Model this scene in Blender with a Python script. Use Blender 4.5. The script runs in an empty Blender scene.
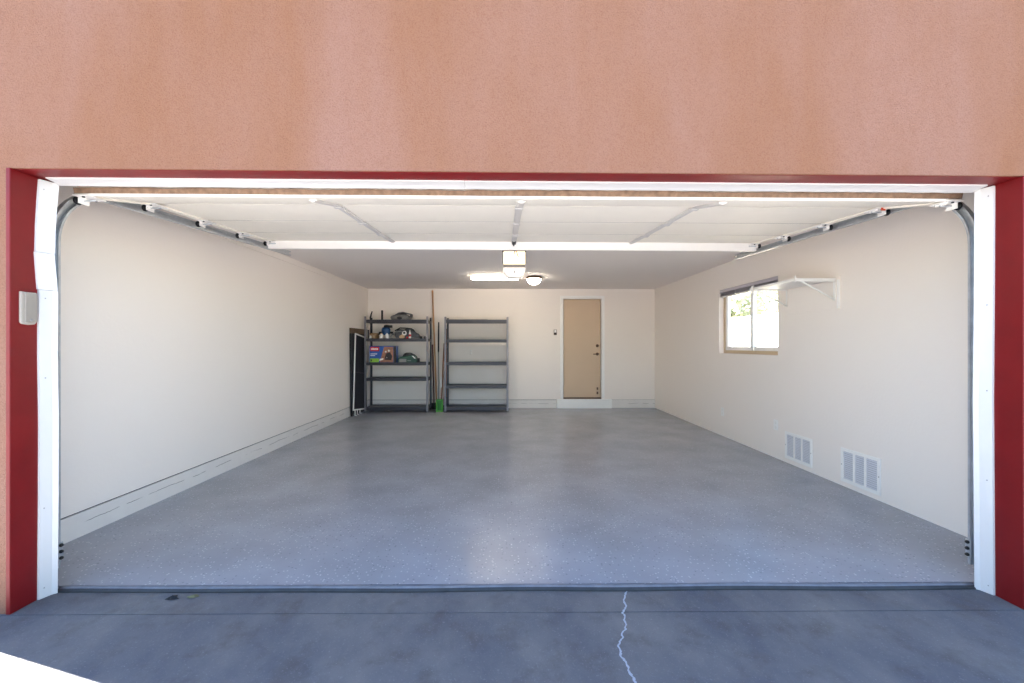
import bpy, bmesh, math, random
from mathutils import Vector, Matrix
random.seed(7)
sc = bpy.context.scene
COL = sc.collection
PI = math.pi

# ------------------------------------------------------------------ materials
def lin(h):
    h = h.lstrip('#')
    out = []
    for i in (0, 2, 4):
        c = int(h[i:i+2], 16) / 255
        out.append(c / 12.92 if c <= 0.04045 else ((c + 0.055) / 1.055) ** 2.4)
    return (*out, 1.0)

def mat(name, col, rough=0.5, metal=0.0, var=0.0, vscale=6.0, bump=0.0, bscale=120.0, spec=0.5, emit=None, estr=0.0, stretch=(1, 1, 1)):
    m = bpy.data.materials.new(name); m.use_nodes = True
    nt = m.node_tree; b = nt.nodes['Principled BSDF']
    c = lin(col) if isinstance(col, str) else col
    b.inputs['Base Color'].default_value = c
    b.inputs['Roughness'].default_value = rough
    b.inputs['Metallic'].default_value = metal
    b.inputs['Specular IOR Level'].default_value = spec
    if emit:
        b.inputs['Emission Color'].default_value = lin(emit)
        b.inputs['Emission Strength'].default_value = estr
    if var or bump:
        tc = nt.nodes.new('ShaderNodeTexCoord')
        mp = nt.nodes.new('ShaderNodeMapping'); mp.inputs['Scale'].default_value = stretch
        nt.links.new(tc.outputs['Object'], mp.inputs['Vector'])
    if var:
        n = nt.nodes.new('ShaderNodeTexNoise'); n.inputs['Scale'].default_value = vscale; n.inputs['Detail'].default_value = 6
        r = nt.nodes.new('ShaderNodeMapRange')
        r.inputs['From Min'].default_value = 0.3; r.inputs['From Max'].default_value = 0.7
        r.inputs['To Min'].default_value = 1 - var; r.inputs['To Max'].default_value = 1 + var
        mx = nt.nodes.new('ShaderNodeMix'); mx.data_type = 'RGBA'; mx.blend_type = 'MULTIPLY'; mx.inputs['Factor'].default_value = 1
        mx.inputs[6].default_value = c
        nt.links.new(mp.outputs[0], n.inputs['Vector']); nt.links.new(n.outputs['Fac'], r.inputs['Value'])
        nt.links.new(r.outputs[0], mx.inputs[7]); nt.links.new(mx.outputs[2], b.inputs['Base Color'])
    if bump:
        n2 = nt.nodes.new('ShaderNodeTexNoise'); n2.inputs['Scale'].default_value = bscale; n2.inputs['Detail'].default_value = 4
        bp = nt.nodes.new('ShaderNodeBump'); bp.inputs['Strength'].default_value = bump; bp.inputs['Distance'].default_value = 0.01
        nt.links.new(mp.outputs[0], n2.inputs['Vector']); nt.links.new(n2.outputs['Fac'], bp.inputs['Height'])
        nt.links.new(bp.outputs[0], b.inputs['Normal'])
    return m

def mixnode(nt, a, b_, fac, blend='MIX'):
    mx = nt.nodes.new('ShaderNodeMix'); mx.data_type = 'RGBA'; mx.blend_type = blend
    for sock, v in ((mx.inputs[6], a), (mx.inputs[7], b_), (mx.inputs[0], fac)):
        if hasattr(v, 'links'): nt.links.new(v, sock)
        else: sock.default_value = v
    return mx.outputs[2]

def ramp(nt, src, lo, hi):
    r = nt.nodes.new('ShaderNodeMapRange'); r.inputs['From Min'].default_value = lo; r.inputs['From Max'].default_value = hi
    nt.links.new(src, r.inputs['Value']); return r.outputs[0]

def noise(nt, vec, scale, detail=4, rough=0.5):
    n = nt.nodes.new('ShaderNodeTexNoise'); n.inputs['Scale'].default_value = scale
    n.inputs['Detail'].default_value = detail; n.inputs['Roughness'].default_value = rough
    nt.links.new(vec, n.inputs['Vector']); return n.outputs['Fac']

def objcoord(nt, scale=(1, 1, 1)):
    tc = nt.nodes.new('ShaderNodeTexCoord'); mp = nt.nodes.new('ShaderNodeMapping'); mp.inputs['Scale'].default_value = scale
    nt.links.new(tc.outputs['Object'], mp.inputs['Vector']); return mp.outputs[0]

def m_stucco():
    m = mat('salmon_stucco', '#c99a86', 0.9); nt = m.node_tree; b = nt.nodes['Principled BSDF']
    v = objcoord(nt); vs = objcoord(nt, (1.6, 1, 0.45))
    big = noise(nt, vs, 1.7, 5, 0.55)
    fine = noise(nt, v, 170, 3, 0.6)
    c = mixnode(nt, lin('#8f6d5f'), lin('#876049'), ramp(nt, big, 0.28, 0.75))
    c = mixnode(nt, c, lin('#734838'), ramp(nt, fine, 0.46, 1.0))
    nt.links.new(c, b.inputs['Base Color'])
    bp = nt.nodes.new('ShaderNodeBump'); bp.inputs['Strength'].default_value = 0.75; bp.inputs['Distance'].default_value = 0.012
    nt.links.new(noise(nt, v, 120, 5, 0.65), bp.inputs['Height']); nt.links.new(bp.outputs[0], b.inputs['Normal'])
    b.inputs['Specular IOR Level'].default_value = 0.1
    return m

def m_epoxy():
    m = mat('grey_epoxy_floor', '#8d9099', 0.18, spec=0.28); nt = m.node_tree; b = nt.nodes['Principled BSDF']
    v = objcoord(nt)
    c = mixnode(nt, lin('#94989f'), lin('#a3a7b0'), ramp(nt, noise(nt, v, 2.2, 5), 0.3, 0.7))
    def flecks(scale, thr, share):
        vo = nt.nodes.new('ShaderNodeTexVoronoi'); vo.inputs['Scale'].default_value = scale
        nt.links.new(v, vo.inputs['Vector'])
        sep = nt.nodes.new('ShaderNodeSeparateColor'); nt.links.new(vo.outputs['Color'], sep.inputs[0])
        g = nt.nodes.new('ShaderNodeMath'); g.operation = 'GREATER_THAN'; g.inputs[1].default_value = share
        nt.links.new(sep.outputs[0], g.inputs[0])
        lt = nt.nodes.new('ShaderNodeMath'); lt.operation = 'LESS_THAN'; lt.inputs[1].default_value = thr
        nt.links.new(vo.outputs['Distance'], lt.inputs[0])
        mu = nt.nodes.new('ShaderNodeMath'); mu.operation = 'MULTIPLY'
        nt.links.new(lt.outputs[0], mu.inputs[0]); nt.links.new(g.outputs[0], mu.inputs[1])
        return mu.outputs[0]
    c = mixnode(nt, c, lin('#bcc0c9'), flecks(52, 0.24, 0.62))
    c = mixnode(nt, c, lin('#868a94'), flecks(41, 0.22, 0.66))
    nt.links.new(c, b.inputs['Base Color'])
    r = nt.nodes.new('ShaderNodeMapRange'); r.inputs['To Min'].default_value = 0.225; r.inputs['To Max'].default_value = 0.272
    nt.links.new(noise(nt, v, 3.5, 4), r.inputs['Value']); nt.links.new(r.outputs[0], b.inputs['Roughness'])
    bp = nt.nodes.new('ShaderNodeBump'); bp.inputs['Strength'].default_value = 0.12; bp.inputs['Distance'].default_value = 0.004
    nt.links.new(noise(nt, v, 26, 4), bp.inputs['Height']); nt.links.new(bp.outputs[0], b.inputs['Normal'])
    return m

def m_concrete():
    m = mat('driveway_concrete', '#8a8a8c', 0.85); nt = m.node_tree; b = nt.nodes['Principled BSDF']
    v = objcoord(nt); vs = objcoord(nt, (1.0, 0.7, 1))
    c = mixnode(nt, lin('#5d5f67'), lin('#82807d'), ramp(nt, noise(nt, vs, 2.3, 8, 0.65), 0.3, 0.72))
    c = mixnode(nt, c, lin('#5e5855'), ramp(nt, noise(nt, v, 5.0, 6, 0.7), 0.5, 0.8))
    c = mixnode(nt, c, lin('#a0a0a2'), ramp(nt, noise(nt, v, 130, 3, 0.6), 0.6, 0.9))
    nt.links.new(c, b.inputs['Base Color'])
    bp = nt.nodes.new('ShaderNodeBump'); bp.inputs['Strength'].default_value = 0.35; bp.inputs['Distance'].default_value = 0.006
    nt.links.new(noise(nt, v, 60, 6, 0.7), bp.inputs['Height']); nt.links.new(bp.outputs[0], b.inputs['Normal'])
    b.inputs['Specular IOR Level'].default_value = 0.25
    return m

def m_stem():
    # painted concrete stem wall with a broken hairline crack running along it
    m = mat('painted_stem_wall', '#d2cfca', 0.7); nt = m.node_tree; b = nt.nodes['Principled BSDF']
    v = objcoord(nt)
    sep = nt.nodes.new('ShaderNodeSeparateXYZ'); nt.links.new(v, sep.inputs[0])
    n = noise(nt, objcoord(nt, (2.2, 2.2, 0.0)), 1.5, 5, 0.6)
    ma = nt.nodes.new('ShaderNodeMath'); ma.operation = 'MULTIPLY_ADD'; ma.inputs[1].default_value = -0.05; nt.links.new(n, ma.inputs[0]); nt.links.new(sep.outputs[2], ma.inputs[2])
    su = nt.nodes.new('ShaderNodeMath'); su.operation = 'SUBTRACT'; su.inputs[1].default_value = 0.068; nt.links.new(ma.outputs[0], su.inputs[0])
    ab = nt.nodes.new('ShaderNodeMath'); ab.operation = 'ABSOLUTE'; nt.links.new(su.outputs[0], ab.inputs[0])
    lt = nt.nodes.new('ShaderNodeMath'); lt.operation = 'LESS_THAN'; lt.inputs[1].default_value = 0.0024; nt.links.new(ab.outputs[0], lt.inputs[0])
    g = ramp(nt, noise(nt, objcoord(nt, (3.5, 3.5, 0.0)), 1.3, 2), 0.47, 0.53)
    mu = nt.nodes.new('ShaderNodeMath'); mu.operation = 'MULTIPLY'; nt.links.new(lt.outputs[0], mu.inputs[0]); nt.links.new(g, mu.inputs[1])
    c = mixnode(nt, lin('#dbd5ce'), lin('#e6e1da'), noise(nt, v, 9, 5))
    c = mixnode(nt, c, lin('#8b847b'), mu.outputs[0])
    nt.links.new(c, b.inputs['Base Color'])
    return m

def m_glass():
    m = bpy.data.materials.new('window_glass'); m.use_nodes = True; nt = m.node_tree
    nt.nodes.remove(nt.nodes['Principled BSDF'])
    t = nt.nodes.new('ShaderNodeBsdfTransparent'); t.inputs[0].default_value = (0.95, 0.97, 0.96, 1)
    g = nt.nodes.new('ShaderNodeBsdfGlossy'); g.inputs['Roughness'].default_value = 0.02
    mx = nt.nodes.new('ShaderNodeMixShader')
    mx.inputs[0].default_value = .06; nt.links.new(t.outputs[0], mx.inputs[1]); nt.links.new(g.outputs[0], mx.inputs[2])
    nt.links.new(mx.outputs[0], nt.nodes['Material Output'].inputs[0]); return m

M = {}
M['stucco'] = m_stucco(); M['epoxy'] = m_epoxy(); M['concrete'] = m_concrete(); M['stem'] = m_stem(); M['glass'] = m_glass()
M['wall'] = mat('warm_white_wall_paint', '#eee6dd', 0.6, bump=0.12, bscale=45, spec=0.3)
M['ceil'] = mat('ceiling_paint', '#ece5e0', 0.75, bump=0.15, bscale=60, spec=0.2)
M['trimw'] = mat('white_trim_paint', '#f0eee9', 0.45, var=0.02)
M['vinyl'] = mat('white_vinyl_stop', '#c9c8c7', 0.4, var=0.02, vscale=3)
M['red'] = mat('dark_red_trim_paint', '#6c0f13', 0.42, spec=0.3, var=0.10, vscale=7, bump=0.06, bscale=30)
M['doorpaint'] = mat('beige_door_paint', '#c8b094', 0.5, var=0.02, vscale=2)
M['panel'] = mat('cream_garage_door_paint', '#fbf4e6', 0.65, var=0.015)
M['panelw'] = mat('white_strut_paint', '#f4f1ec', 0.4)
M['seal'] = mat('dusty_brown_weatherstrip', '#8b715b', 0.9, var=0.3, vscale=30)
M['galv'] = mat('galvanised_steel', '#b9bdc1', 0.38, 0.6, var=0.12, vscale=25)
M['galvd'] = mat('dull_grey_stile_steel', '#d6d2cd', 0.55, 0.1)
M['darkm'] = mat('dark_steel', '#2a2b2e', 0.45, 0.6)
M['black'] = mat('black_plastic', '#141416', 0.5)
M['rubber'] = mat('black_rubber', '#333539', 0.6, var=0.2, vscale=20)
M['rubber_top'] = mat('pale_grey_rubber', '#7a7e87', 0.7, var=0.15, vscale=20)
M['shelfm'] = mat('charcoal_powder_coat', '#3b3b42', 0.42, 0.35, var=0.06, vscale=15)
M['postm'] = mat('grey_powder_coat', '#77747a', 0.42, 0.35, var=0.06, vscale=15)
M['deck'] = mat('grey_shelf_deck', '#4b4b50', 0.55, 0.1, var=0.06)
M['wood'] = mat('pale_varnished_wood', '#b88a5e', 0.5, var=0.14, vscale=9, stretch=(8, 8, 0.6))
M['woodr'] = mat('reddish_brown_wood', '#8a5f45', 0.55, var=0.15, vscale=9, stretch=(8, 8, 0.6))
M['woodo'] = mat('orange_brown_wood', '#9a5c33', 0.5, var=0.12, vscale=9, stretch=(8, 8, 0.6))
M['ply'] = mat('dull_brown_board', '#6b5643', 0.7, var=0.15, vscale=8)
M['dred'] = mat('dark_red_handle', '#4d1820', 0.45)
M['green'] = mat('bright_green_plastic', '#4faa3c', 0.45)
M['greend'] = mat('deep_green_plastic', '#2c7a2c', 0.5)
M['tgreen'] = mat('dark_green_casing', '#1f4a3a', 0.5)
M['mesh'] = mat('black_insect_mesh', '#1b1d26', 0.75, bump=0.2, bscale=300)
M['grey'] = mat('grey_plastic', '#8a8a88', 0.5)
M['taupe'] = mat('taupe_plastic', '#8f877d', 0.5)
M['taupel'] = mat('light_taupe_plastic', '#a59d92', 0.5)
M['cloth'] = mat('grey_cloth', '#777673', 0.9, var=0.25, vscale=14, bump=0.4, bscale=35)
M['clothd'] = mat('dark_grey_cloth', '#5a5d62', 0.9, var=0.3, vscale=14, bump=0.4, bscale=35)
M['blue'] = mat('blue_plastic', '#1a4674', 0.45)
M['bluep'] = mat('print_blue', '#2456a5', 0.35)
M['redp'] = mat('print_red', '#c9202f', 0.35)
M['whitep'] = mat('print_white', '#eceae6', 0.4)
M['limep'] = mat('print_lime', '#8fc23c', 0.4)
M['brownp'] = mat('print_brown', '#9a6a55', 0.4, var=0.35, vscale=22)
M['blackp'] = mat('print_black', '#221f22', 0.4)
M['card'] = mat('brown_cardboard', '#a98763', 0.8, var=0.06)
M['tan'] = mat('tan_paper', '#cfae8c', 0.8)
M['bronze'] = mat('brown_bronze', '#6a5241', 0.4, 0.6)
M['frame'] = mat('almond_window_frame', '#c7b090', 0.5)
M['blind'] = mat('grey_blind_slat', '#bdb7be', 0.45)
M['housing'] = mat('white_opener_housing', '#e9e6e0', 0.45)
M['tube'] = mat('lit_tube', '#ffffff', 0.4, emit='#fff0d8', estr=45)
M['dome'] = mat('lit_dome_glass', '#ffffff', 0.3, emit='#fff1dc', estr=20)
M['bulb'] = mat('lit_lens', '#ffffff', 0.4, emit='#ffdda6', estr=1.1)
M['lens'] = mat('frosted_lens', '#f4f0ea', 0.35, emit='#fff2e6', estr=.22)
M['wire'] = mat('orange_wire', '#b45a2a', 0.5)
M['tagr'] = mat('red_tag', '#c4472a', 0.5)
M['louver'] = mat('pale_grey_louver', '#d0d2d8', 0.5)  # one even pale grey for all vent slats
M['gasket'] = mat('joint_gasket', '#6b645c', 0.9)
M['void'] = mat('dark_gap', '#2b2a2c', 0.9)
M['sealant'] = mat('pale_crack_filler', '#aeb4be', 0.7, var=0.1, vscale=40)
M['leafd'] = mat('dark_dry_leaf', '#15171c', 0.8)
M['leafb'] = mat('olive_dry_leaf', '#6b6a4c', 0.8, var=0.2, vscale=40)
M['foliage'] = mat('sunlit_foliage', '#a3a98e', 0.6, var=0.25, vscale=5)
M['bark'] = mat('grey_bark', '#6e5d4c', 0.9, var=0.2)
M['fence'] = mat('white_painted_block', '#e8e4dc', 0.8, var=0.04)
M['yard'] = mat('pale_gravel', '#c8bba8', 0.95, var=0.12, vscale=9, bump=0.4, bscale=60)
M['unseen_roof'] = mat('unseen_roof_slab', '#b9b2a8', 0.9)

# ------------------------------------------------------------------ mesh helper
class MB:
    def __init__(s): s.V = []; s.F = []; s.I = []; s.S = []
    def add(s, V, F, m=0, smooth=False, xf=None):
        o = len(s.V)
        s.V += [tuple(xf @ Vector(v)) if xf else tuple(v) for v in V]
        for f in F: s.F.append([o + i for i in f]); s.I.append(m); s.S.append(smooth)
        return s
    def box(s, x0, x1, y0, y1, z0, z1, m=0, xf=None):
        V = [(x, y, z) for x in (x0, x1) for y in (y0, y1) for z in (z0, z1)]
        return s.add(V, [(0, 1, 3, 2), (4, 6, 7, 5), (0, 4, 5, 1), (2, 3, 7, 6), (0, 2, 6, 4), (1, 5, 7, 3)], m, False, xf)
    def prism(s, poly, a0, a1, axis='z', m=0, xf=None, smooth=False):
        def p(u, v, a): return {'z': (u, v, a), 'y': (u, a, v), 'x': (a, u, v)}[axis]
        n = len(poly); V = [p(u, v, a0) for u, v in poly] + [p(u, v, a1) for u, v in poly]
        o = len(s.V)
        s.add(V, [tuple(range(n)), tuple(range(2 * n - 1, n - 1, -1))], m, False, xf)
        for i in range(n):
            j = (i + 1) % n; s.F.append([o + i, o + j, o + n + j, o + n + i]); s.I.append(m); s.S.append(smooth)
        return s
    def tube(s, path, r, n=10, m=0, xf=None):
        P = [Vector(p) for p in path]; R = r if isinstance(r, (list, tuple)) else [r] * len(P)
        V = []; up = Vector((0.13, 0.31, 0.94)); prev = None
        for i, p in enumerate(P):
            t = (P[min(i + 1, len(P) - 1)] - P[max(i - 1, 0)]).normalized()
            a = t.cross(up) if prev is None else prev - t * prev.dot(t)
            if a.length < 1e-6: a = t.cross(Vector((1, 0, 0)))
            a.normalize(); prev = a; b = t.cross(a)
            for k in range(n):
                q = 2 * PI * k / n; V.append(p + (a * math.cos(q) + b * math.sin(q)) * R[i])
        o = len(s.V); s.add(V, [], m, True, xf)
        for i in range(len(P) - 1):
            for k in range(n):
                l = (k + 1) % n
                s.F.append([o + i * n + k, o + i * n + l, o + (i + 1) * n + l, o + (i + 1) * n + k]); s.I.append(m); s.S.append(True)
        s.F.append([o + k for k in range(n)][::-1]); s.I.append(m); s.S.append(False)
        s.F.append([o + (len(P) - 1) * n + k for k in range(n)]); s.I.append(m); s.S.append(False)
        return s
    def lathe(s, prof, c=(0, 0, 0), n=20, m=0, axis='z', sx=1.0, xf=None):
        V = []
        for r, h in prof:
            for k in range(n):
                q = 2 * PI * k / n; u, v = r * math.cos(q) * sx, r * math.sin(q)
                w = {'z': (u, v, h), 'y': (u, h, v), 'x': (h, u, v)}[axis]
                V.append((c[0] + w[0], c[1] + w[1], c[2] + w[2]))
        o = len(s.V); s.add(V, [], m, True, xf)
        for i in range(len(prof) - 1):
            for k in range(n):
                l = (k + 1) % n
                s.F.append([o + i * n + k, o + i * n + l, o + (i + 1) * n + l, o + (i + 1) * n + k]); s.I.append(m); s.S.append(True)
        for e, st in ((0, 0), (1, (len(prof) - 1) * n)):
            if prof[-1 if e else 0][0] > 1e-5:
                f = [o + st + k for k in range(n)]; s.F.append(f if e else f[::-1]); s.I.append(m); s.S.append(False)
        return s
    def sweep(s, prof, path, m=0, smooth=False, closed=True):
        # profile (u, v): u along X, v along the in-plane normal of a path lying in a YZ plane
        V = []; n = len(prof)
        P = [Vector(p) for p in path]
        for i, p in enumerate(P):
            t = (P[min(i + 1, len(P) - 1)] - P[max(i - 1, 0)]).normalized()
            nn = Vector((0, -t.z, t.y))
            for u, v in prof: V.append(p + Vector((u, 0, 0)) + nn * v)
        o = len(s.V); s.add(V, [], m, smooth)
        for i in range(len(P) - 1):
            for k in range(n):
                l = (k + 1) % n
                s.F.append([o + i * n + k, o + i * n + l, o + (i + 1) * n + l, o + (i + 1) * n + k]); s.I.append(m); s.S.append(smooth)
        s.F.append([o + k for k in range(n)][::-1]); s.I.append(m); s.S.append(False)
        s.F.append([o + (len(P) - 1) * n + k for k in range(n)]); s.I.append(m); s.S.append(False)
        return s
    def lump(s, c, r, fn=None, m=0, sub=4):
        bm = bmesh.new(); bmesh.ops.create_icosphere(bm, subdivisions=sub, radius=1)
        bm.verts.ensure_lookup_table()
        V = []
        for v in bm.verts:
            p = v.co.copy()
            if fn: p = fn(p)
            V.append((c[0] + p.x * r[0], c[1] + p.y * r[1], c[2] + p.z * r[2]))
        F = [[v.index for v in f.verts] for f in bm.faces]; bm.free()
        return s.add(V, F, m, True)
    def build(s, name, mats, parent=None, bev=0.0, seg=2):
        me = bpy.data.meshes.new(name)
        off = Vector(parent['_o']) if parent is not None and '_o' in parent else Vector((0, 0, 0))
        me.from_pydata([tuple(Vector(v) - off) for v in s.V], [], s.F)
        mats = mats if isinstance(mats, (list, tuple)) else [mats]
        for m in mats: me.materials.append(M[m])
        for p, i, sm in zip(me.polygons, s.I, s.S): p.material_index = i; p.use_smooth = sm
        bm = bmesh.new(); bm.from_mesh(me); bmesh.ops.recalc_face_normals(bm, faces=bm.faces); bm.to_mesh(me); bm.free()
        o = bpy.data.objects.new(name, me); COL.objects.link(o)
        if parent is not None:
            o.parent = parent
            if '_o' in parent: o['_o'] = parent['_o']
        if bev:
            b = o.modifiers.new('bevel', 'BEVEL'); b.width = bev; b.segments = seg; b.limit_method = 'ANGLE'; b.angle_limit = math.radians(40)
        return o

def tag(o, label, cat, group=None):
    o['label'] = label; o['category'] = cat
    if group: o['group'] = group
    return o
def thing(name, label, cat, loc, group=None):
    o = bpy.data.objects.new(name, None); COL.objects.link(o); o.location = loc; o['_o'] = tuple(loc)
    o.empty_display_size = 0.05
    return tag(o, label, cat, group)
def struct(mb, name, mats, parent=None, bev=0.0):
    o = mb.build(name, mats, parent, bev)
    if parent is None: o['kind'] = 'structure'
    return o
def move_to(o, loc):
    # put a one-mesh thing's origin at its base
    d = Vector(loc); o.data.transform(Matrix.Translation(-d)); o.location = d; return o

# ------------------------------------------------------------------ the setting
FY = 2.05           # facade plane
JL, JR = -2.378, 2.558
HL, HR = 2.146, 2.123   # the header sags slightly to the right
HZ = 2.15
def hz(x): return HL + (HR - HL) * (x - JL) / (JR - JL)
DG = -.012          # driveway level at the garage
XR = 3.115
YB = 8.595
CE = 2.437
XL0, XL1 = -2.852, -2.752
def xl(y): return XL0 + (XL1 - XL0) * (y - 2.25) / (YB - 2.25)
TOP = 3.2

struct(MB().box(-2.95, XR + 0.1, 2.268, YB + 0.1, -0.12, 0.0), 'floor', 'epoxy')
# driveway: two slabs with a joint, pale filled crack in the surface
dw = MB()
dw.box(-30, 30, -40, 2.040, -0.2, DG)
dw.box(-3.1, 3.3, 2.047, 2.25, -0.2, DG)
dw.box(-3.1, 3.3, 2.036, 2.05, -0.2, DG - .009, 1).box(-2.9, 3.2, 2.2505, 2.2675, -.2, DG - .012, 1)
crack = [(0.668, 2.24), (0.655, 2.215), (0.635, 2.18), (0.612, 2.13), (0.615, 2.09), (0.596, 2.06), (0.582, 2.04), (0.585, 2.01), (0.572, 1.985), (0.574, 1.95), (0.560, 1.92), (0.535, 1.89),
         (0.533, 1.865), (0.512, 1.84), (0.498, 1.81), (0.499, 1.78), (0.492, 1.755), (0.502, 1.73), (0.506, 1.70), (0.502, 1.67), (0.508, 1.64), (0.512, 1.61), (0.493, 1.58), (0.5, 1.5), (0.47, 1.4), (0.49, 1.25), (0.44, 1.1)]
rr = random.Random(3)
pts = []
for (x0, y0), (x1, y1) in zip(crack, crack[1:]):
    for k in range(4):
        t = k / 4; pts.append((x0 + (x1 - x0) * t + rr.uniform(-.002, .002), y0 + (y1 - y0) * t))
L = [(x - rr.uniform(.0015, .007), y) for x, y in pts]; R_ = [(x + rr.uniform(.0015, .007), y) for x, y in pts]
for i in range(len(pts) - 1):
    q = [L[i], R_[i], R_[i + 1], L[i + 1]]
    dw.prism(q, DG - .001, DG + .0012, 'z', 2)
struct(dw, 'driveway', ['concrete', 'void', 'sealant'])
struct(MB().box(3.3, 40, 2.04, 40, -0.2, -0.03).box(-40, -3.1, 2.04, 40, -0.2, -0.03), 'yard_ground', 'yard')

# walls
wl = MB()
wl.prism([(XL0, 2.25), (XL1, YB), (XL1, YB + .12), (-3.01, YB + .12), (-3.01, 2.25)], 0.172, 2.56)
struct(wl, 'wall_left', 'wall')
struct(MB().prism([(XL0, 2.25), (XL1, YB), (-3.0, YB), (-3.0, 2.25)], -0.02, 0.163), 'baseboard_left', 'stem')
struct(MB().prism([(XL0 - .012, 2.26), (XL1 - .012, YB), (-3.0, YB), (-3.0, 2.26)], 0.1631, 0.1719), 'trim_1', 'void')
# corner board tape under the ceiling, left
struct(MB().prism([(xl(4.0) - .05, 4.0), (xl(6.9) - .05, 6.9), (xl(6.9) + .012, 6.9), (xl(4.0) + .012, 4.0)], CE - .075, CE), 'trim_2', 'wall')
# right wall with the window opening
WY0, WY1, WZ0, WZ1 = 4.735, 6.03, 1.172, 2.078
wr = MB()
wr.box(XR, XR + .17, 2.25, WY0, -.02, 2.56).box(XR, XR + .17, WY1, YB + .12, -.02, 2.56)
wr.box(XR, XR + .17, WY0, WY1, -.02, WZ0).box(XR, XR + .17, WY0, WY1, WZ1, 2.56)
struct(wr, 'wall_right', 'wall')
# back wall with the door opening
DX0, DX1, DZ0, DZ1 = 1.235, 2.015, 0.195, 2.235
wb = MB()
wb.box(-3.0, DX0 - .02, YB, YB + .12, 0.172, 2.56).box(DX1 + .02, XR + .17, YB, YB + .12, 0.172, 2.56).box(DX0 - .02, DX1 + .02, YB, YB + .12, DZ1 + .02, 2.56)
struct(wb, 'wall_back', 'wall')
bb = MB().box(-2.8, 1.09, YB - .004, YB + .12, -.02, .163).box(2.225, XR, YB - .004, YB + .12, -.02, .168)
struct(bb, 'baseboard_back', 'stem')
struct(MB().box(-2.8, 1.09, YB + .008, YB + .12, .1631, .1719).box(2.225, XR, YB + .008, YB + .1, .1681, .1719), 'trim_3', 'void')
struct(MB().box(1.095, 2.22, YB - .05, YB + .14, -.01, .185), 'door_step', 'trimw', bev=.006)
struct(MB().box(-3.0, XR + .17, 2.25, YB + .12, CE, CE + .12), 'ceiling', 'ceil')
struct(MB().box(-3.005, XR + .19, 2.20, YB + .2, 2.57, TOP).box(-3.0, XR + .18, 2.25, YB + .19, TOP, TOP + .03), 'unseen_roof', 'unseen_roof')  # unseen roof slab, added to block the sun above the ceiling
# facade : header, two piers
fc = MB()
zl, zr = hz(-3.01) + .001, hz(XR + .2) + .001
fc.prism([(-3.01, zl), (XR + .2, zr), (XR + .2, TOP + .12), (-3.01, TOP + .12)], FY, FY + .012, 'y')
fc.prism([(-3.01, zl + .021), (XR + .2, zr + .021), (XR + .2, TOP + .12), (-3.01, TOP + .12)], FY + .012, 2.25, 'y')
fc.box(-3.01, JL - .02, FY, 2.25, -.05, hz(JL)).box(JR + .02, XR + .2, FY, 2.25, -.05, hz(JR))
struct(fc, 'wall_front', 'stucco')
# red reveal boards
struct(MB().box(JL - .021, JL, FY - .006, 2.24, DG, HL), 'trim_4', 'red', bev=.003)
struct(MB().box(JR, JR + .021, FY - .006, 2.24, DG, HR), 'trim_5', 'red', bev=.003)
struct(MB().prism([(JL - .021, hz(JL - .021)), (JR + .021, hz(JR + .021)), (JR + .021, hz(JR + .021) + .021), (JL - .021, hz(JL - .021) + .021)], FY + .013, 2.24, 'y'), 'trim_6', 'red', bev=.003)
# white stop mouldings : left one is three warped lengths
def stop(name, side, pts, y0=2.162, y1=2.222, nails=()):
    # pts: (z, bow) ; bow moves the outer lip towards the street
    s_ = 1 if side == 'l' else -1
    xw = JL if side == 'l' else JR
    mb = MB()
    for (z0, b0, t0), (z1, b1, t1) in zip(pts, pts[1:]):
        V = []
        for z, b, t in ((z0, b0, t0), (z1, b1, t1)):
            V += [(xw, y0 + b, z), (xw + s_ * .010, y0 + b, z), (xw + s_ * (.026 + t), y1 - .015 + b, z), (xw + s_ * (.042 + t), y1 + b, z), (xw, y1 + b, z)]
        n = 5
        F = [tuple(range(n)), tuple(range(2 * n - 1, n - 1, -1))] + [(i, (i + 1) % n, n + (i + 1) % n, n + i) for i in range(n)]
        mb.add(V, F)
    o = struct(mb, name, 'vinyl')
    for z, f in nails:
        y = y0 + (y1 - .015 - y0) * f
        x = xw + s_ * (.010 + .016 * f)
        MB().lathe([(0.0035, 0), (.003, s_ * .0012), (0.0, s_ * .002)], (x, y, z), 8, 0, 'x').build('nail', 'grey', o)
    return o
stop('trim_7', 'l', [(1.765, -.013, 0), (1.9, -.010, 0), (2.02, -.004, .002), (2.138, .004, .004)], nails=((1.79, .5), (2.09, .4)))
stop('trim_8', 'l', [(1.574, -.003, .004), (1.67, -.010, .002), (1.763, -.016, 0)], nails=((1.595, .6), (1.745, .4)))
stop('trim_9', 'l', [(DG + .001, 0, 0), (.5, .004, .0), (.9, .005, 0), (1.25, .0, 0), (1.572, .002, 0)], nails=((.04, .4), (.45, .4), (1.12, .5), (1.53, .5)))
stop('trim_10', 'r', [(DG + .001, 0, 0), (1.0, .006, .002), (1.6, .002, 0), (2.118, 0, 0)], nails=((.03, .4), (.58, .5), (1.05, .5), (1.5, .5), (2.07, .4)))
hs = MB()
for xa_, xb2, y_ in ((JL + .045, -.2, 2.160), (-.198, JR - .04, 2.162)):
    V = []
    for x in (xa_, xb2):
        h = hz(x); V += [(x, y_, h), (x, y_, h - .006), (x, 2.20, h - .010), (x, 2.232, h - .018), (x, 2.232, h)]
    hs.add(V, [(0, 1, 2, 3, 4), (9, 8, 7, 6, 5)] + [(i, (i + 1) % 5, 5 + (i + 1) % 5, 5 + i) for i in range(5)])
struct(hs, 'trim_11', 'vinyl')

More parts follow.
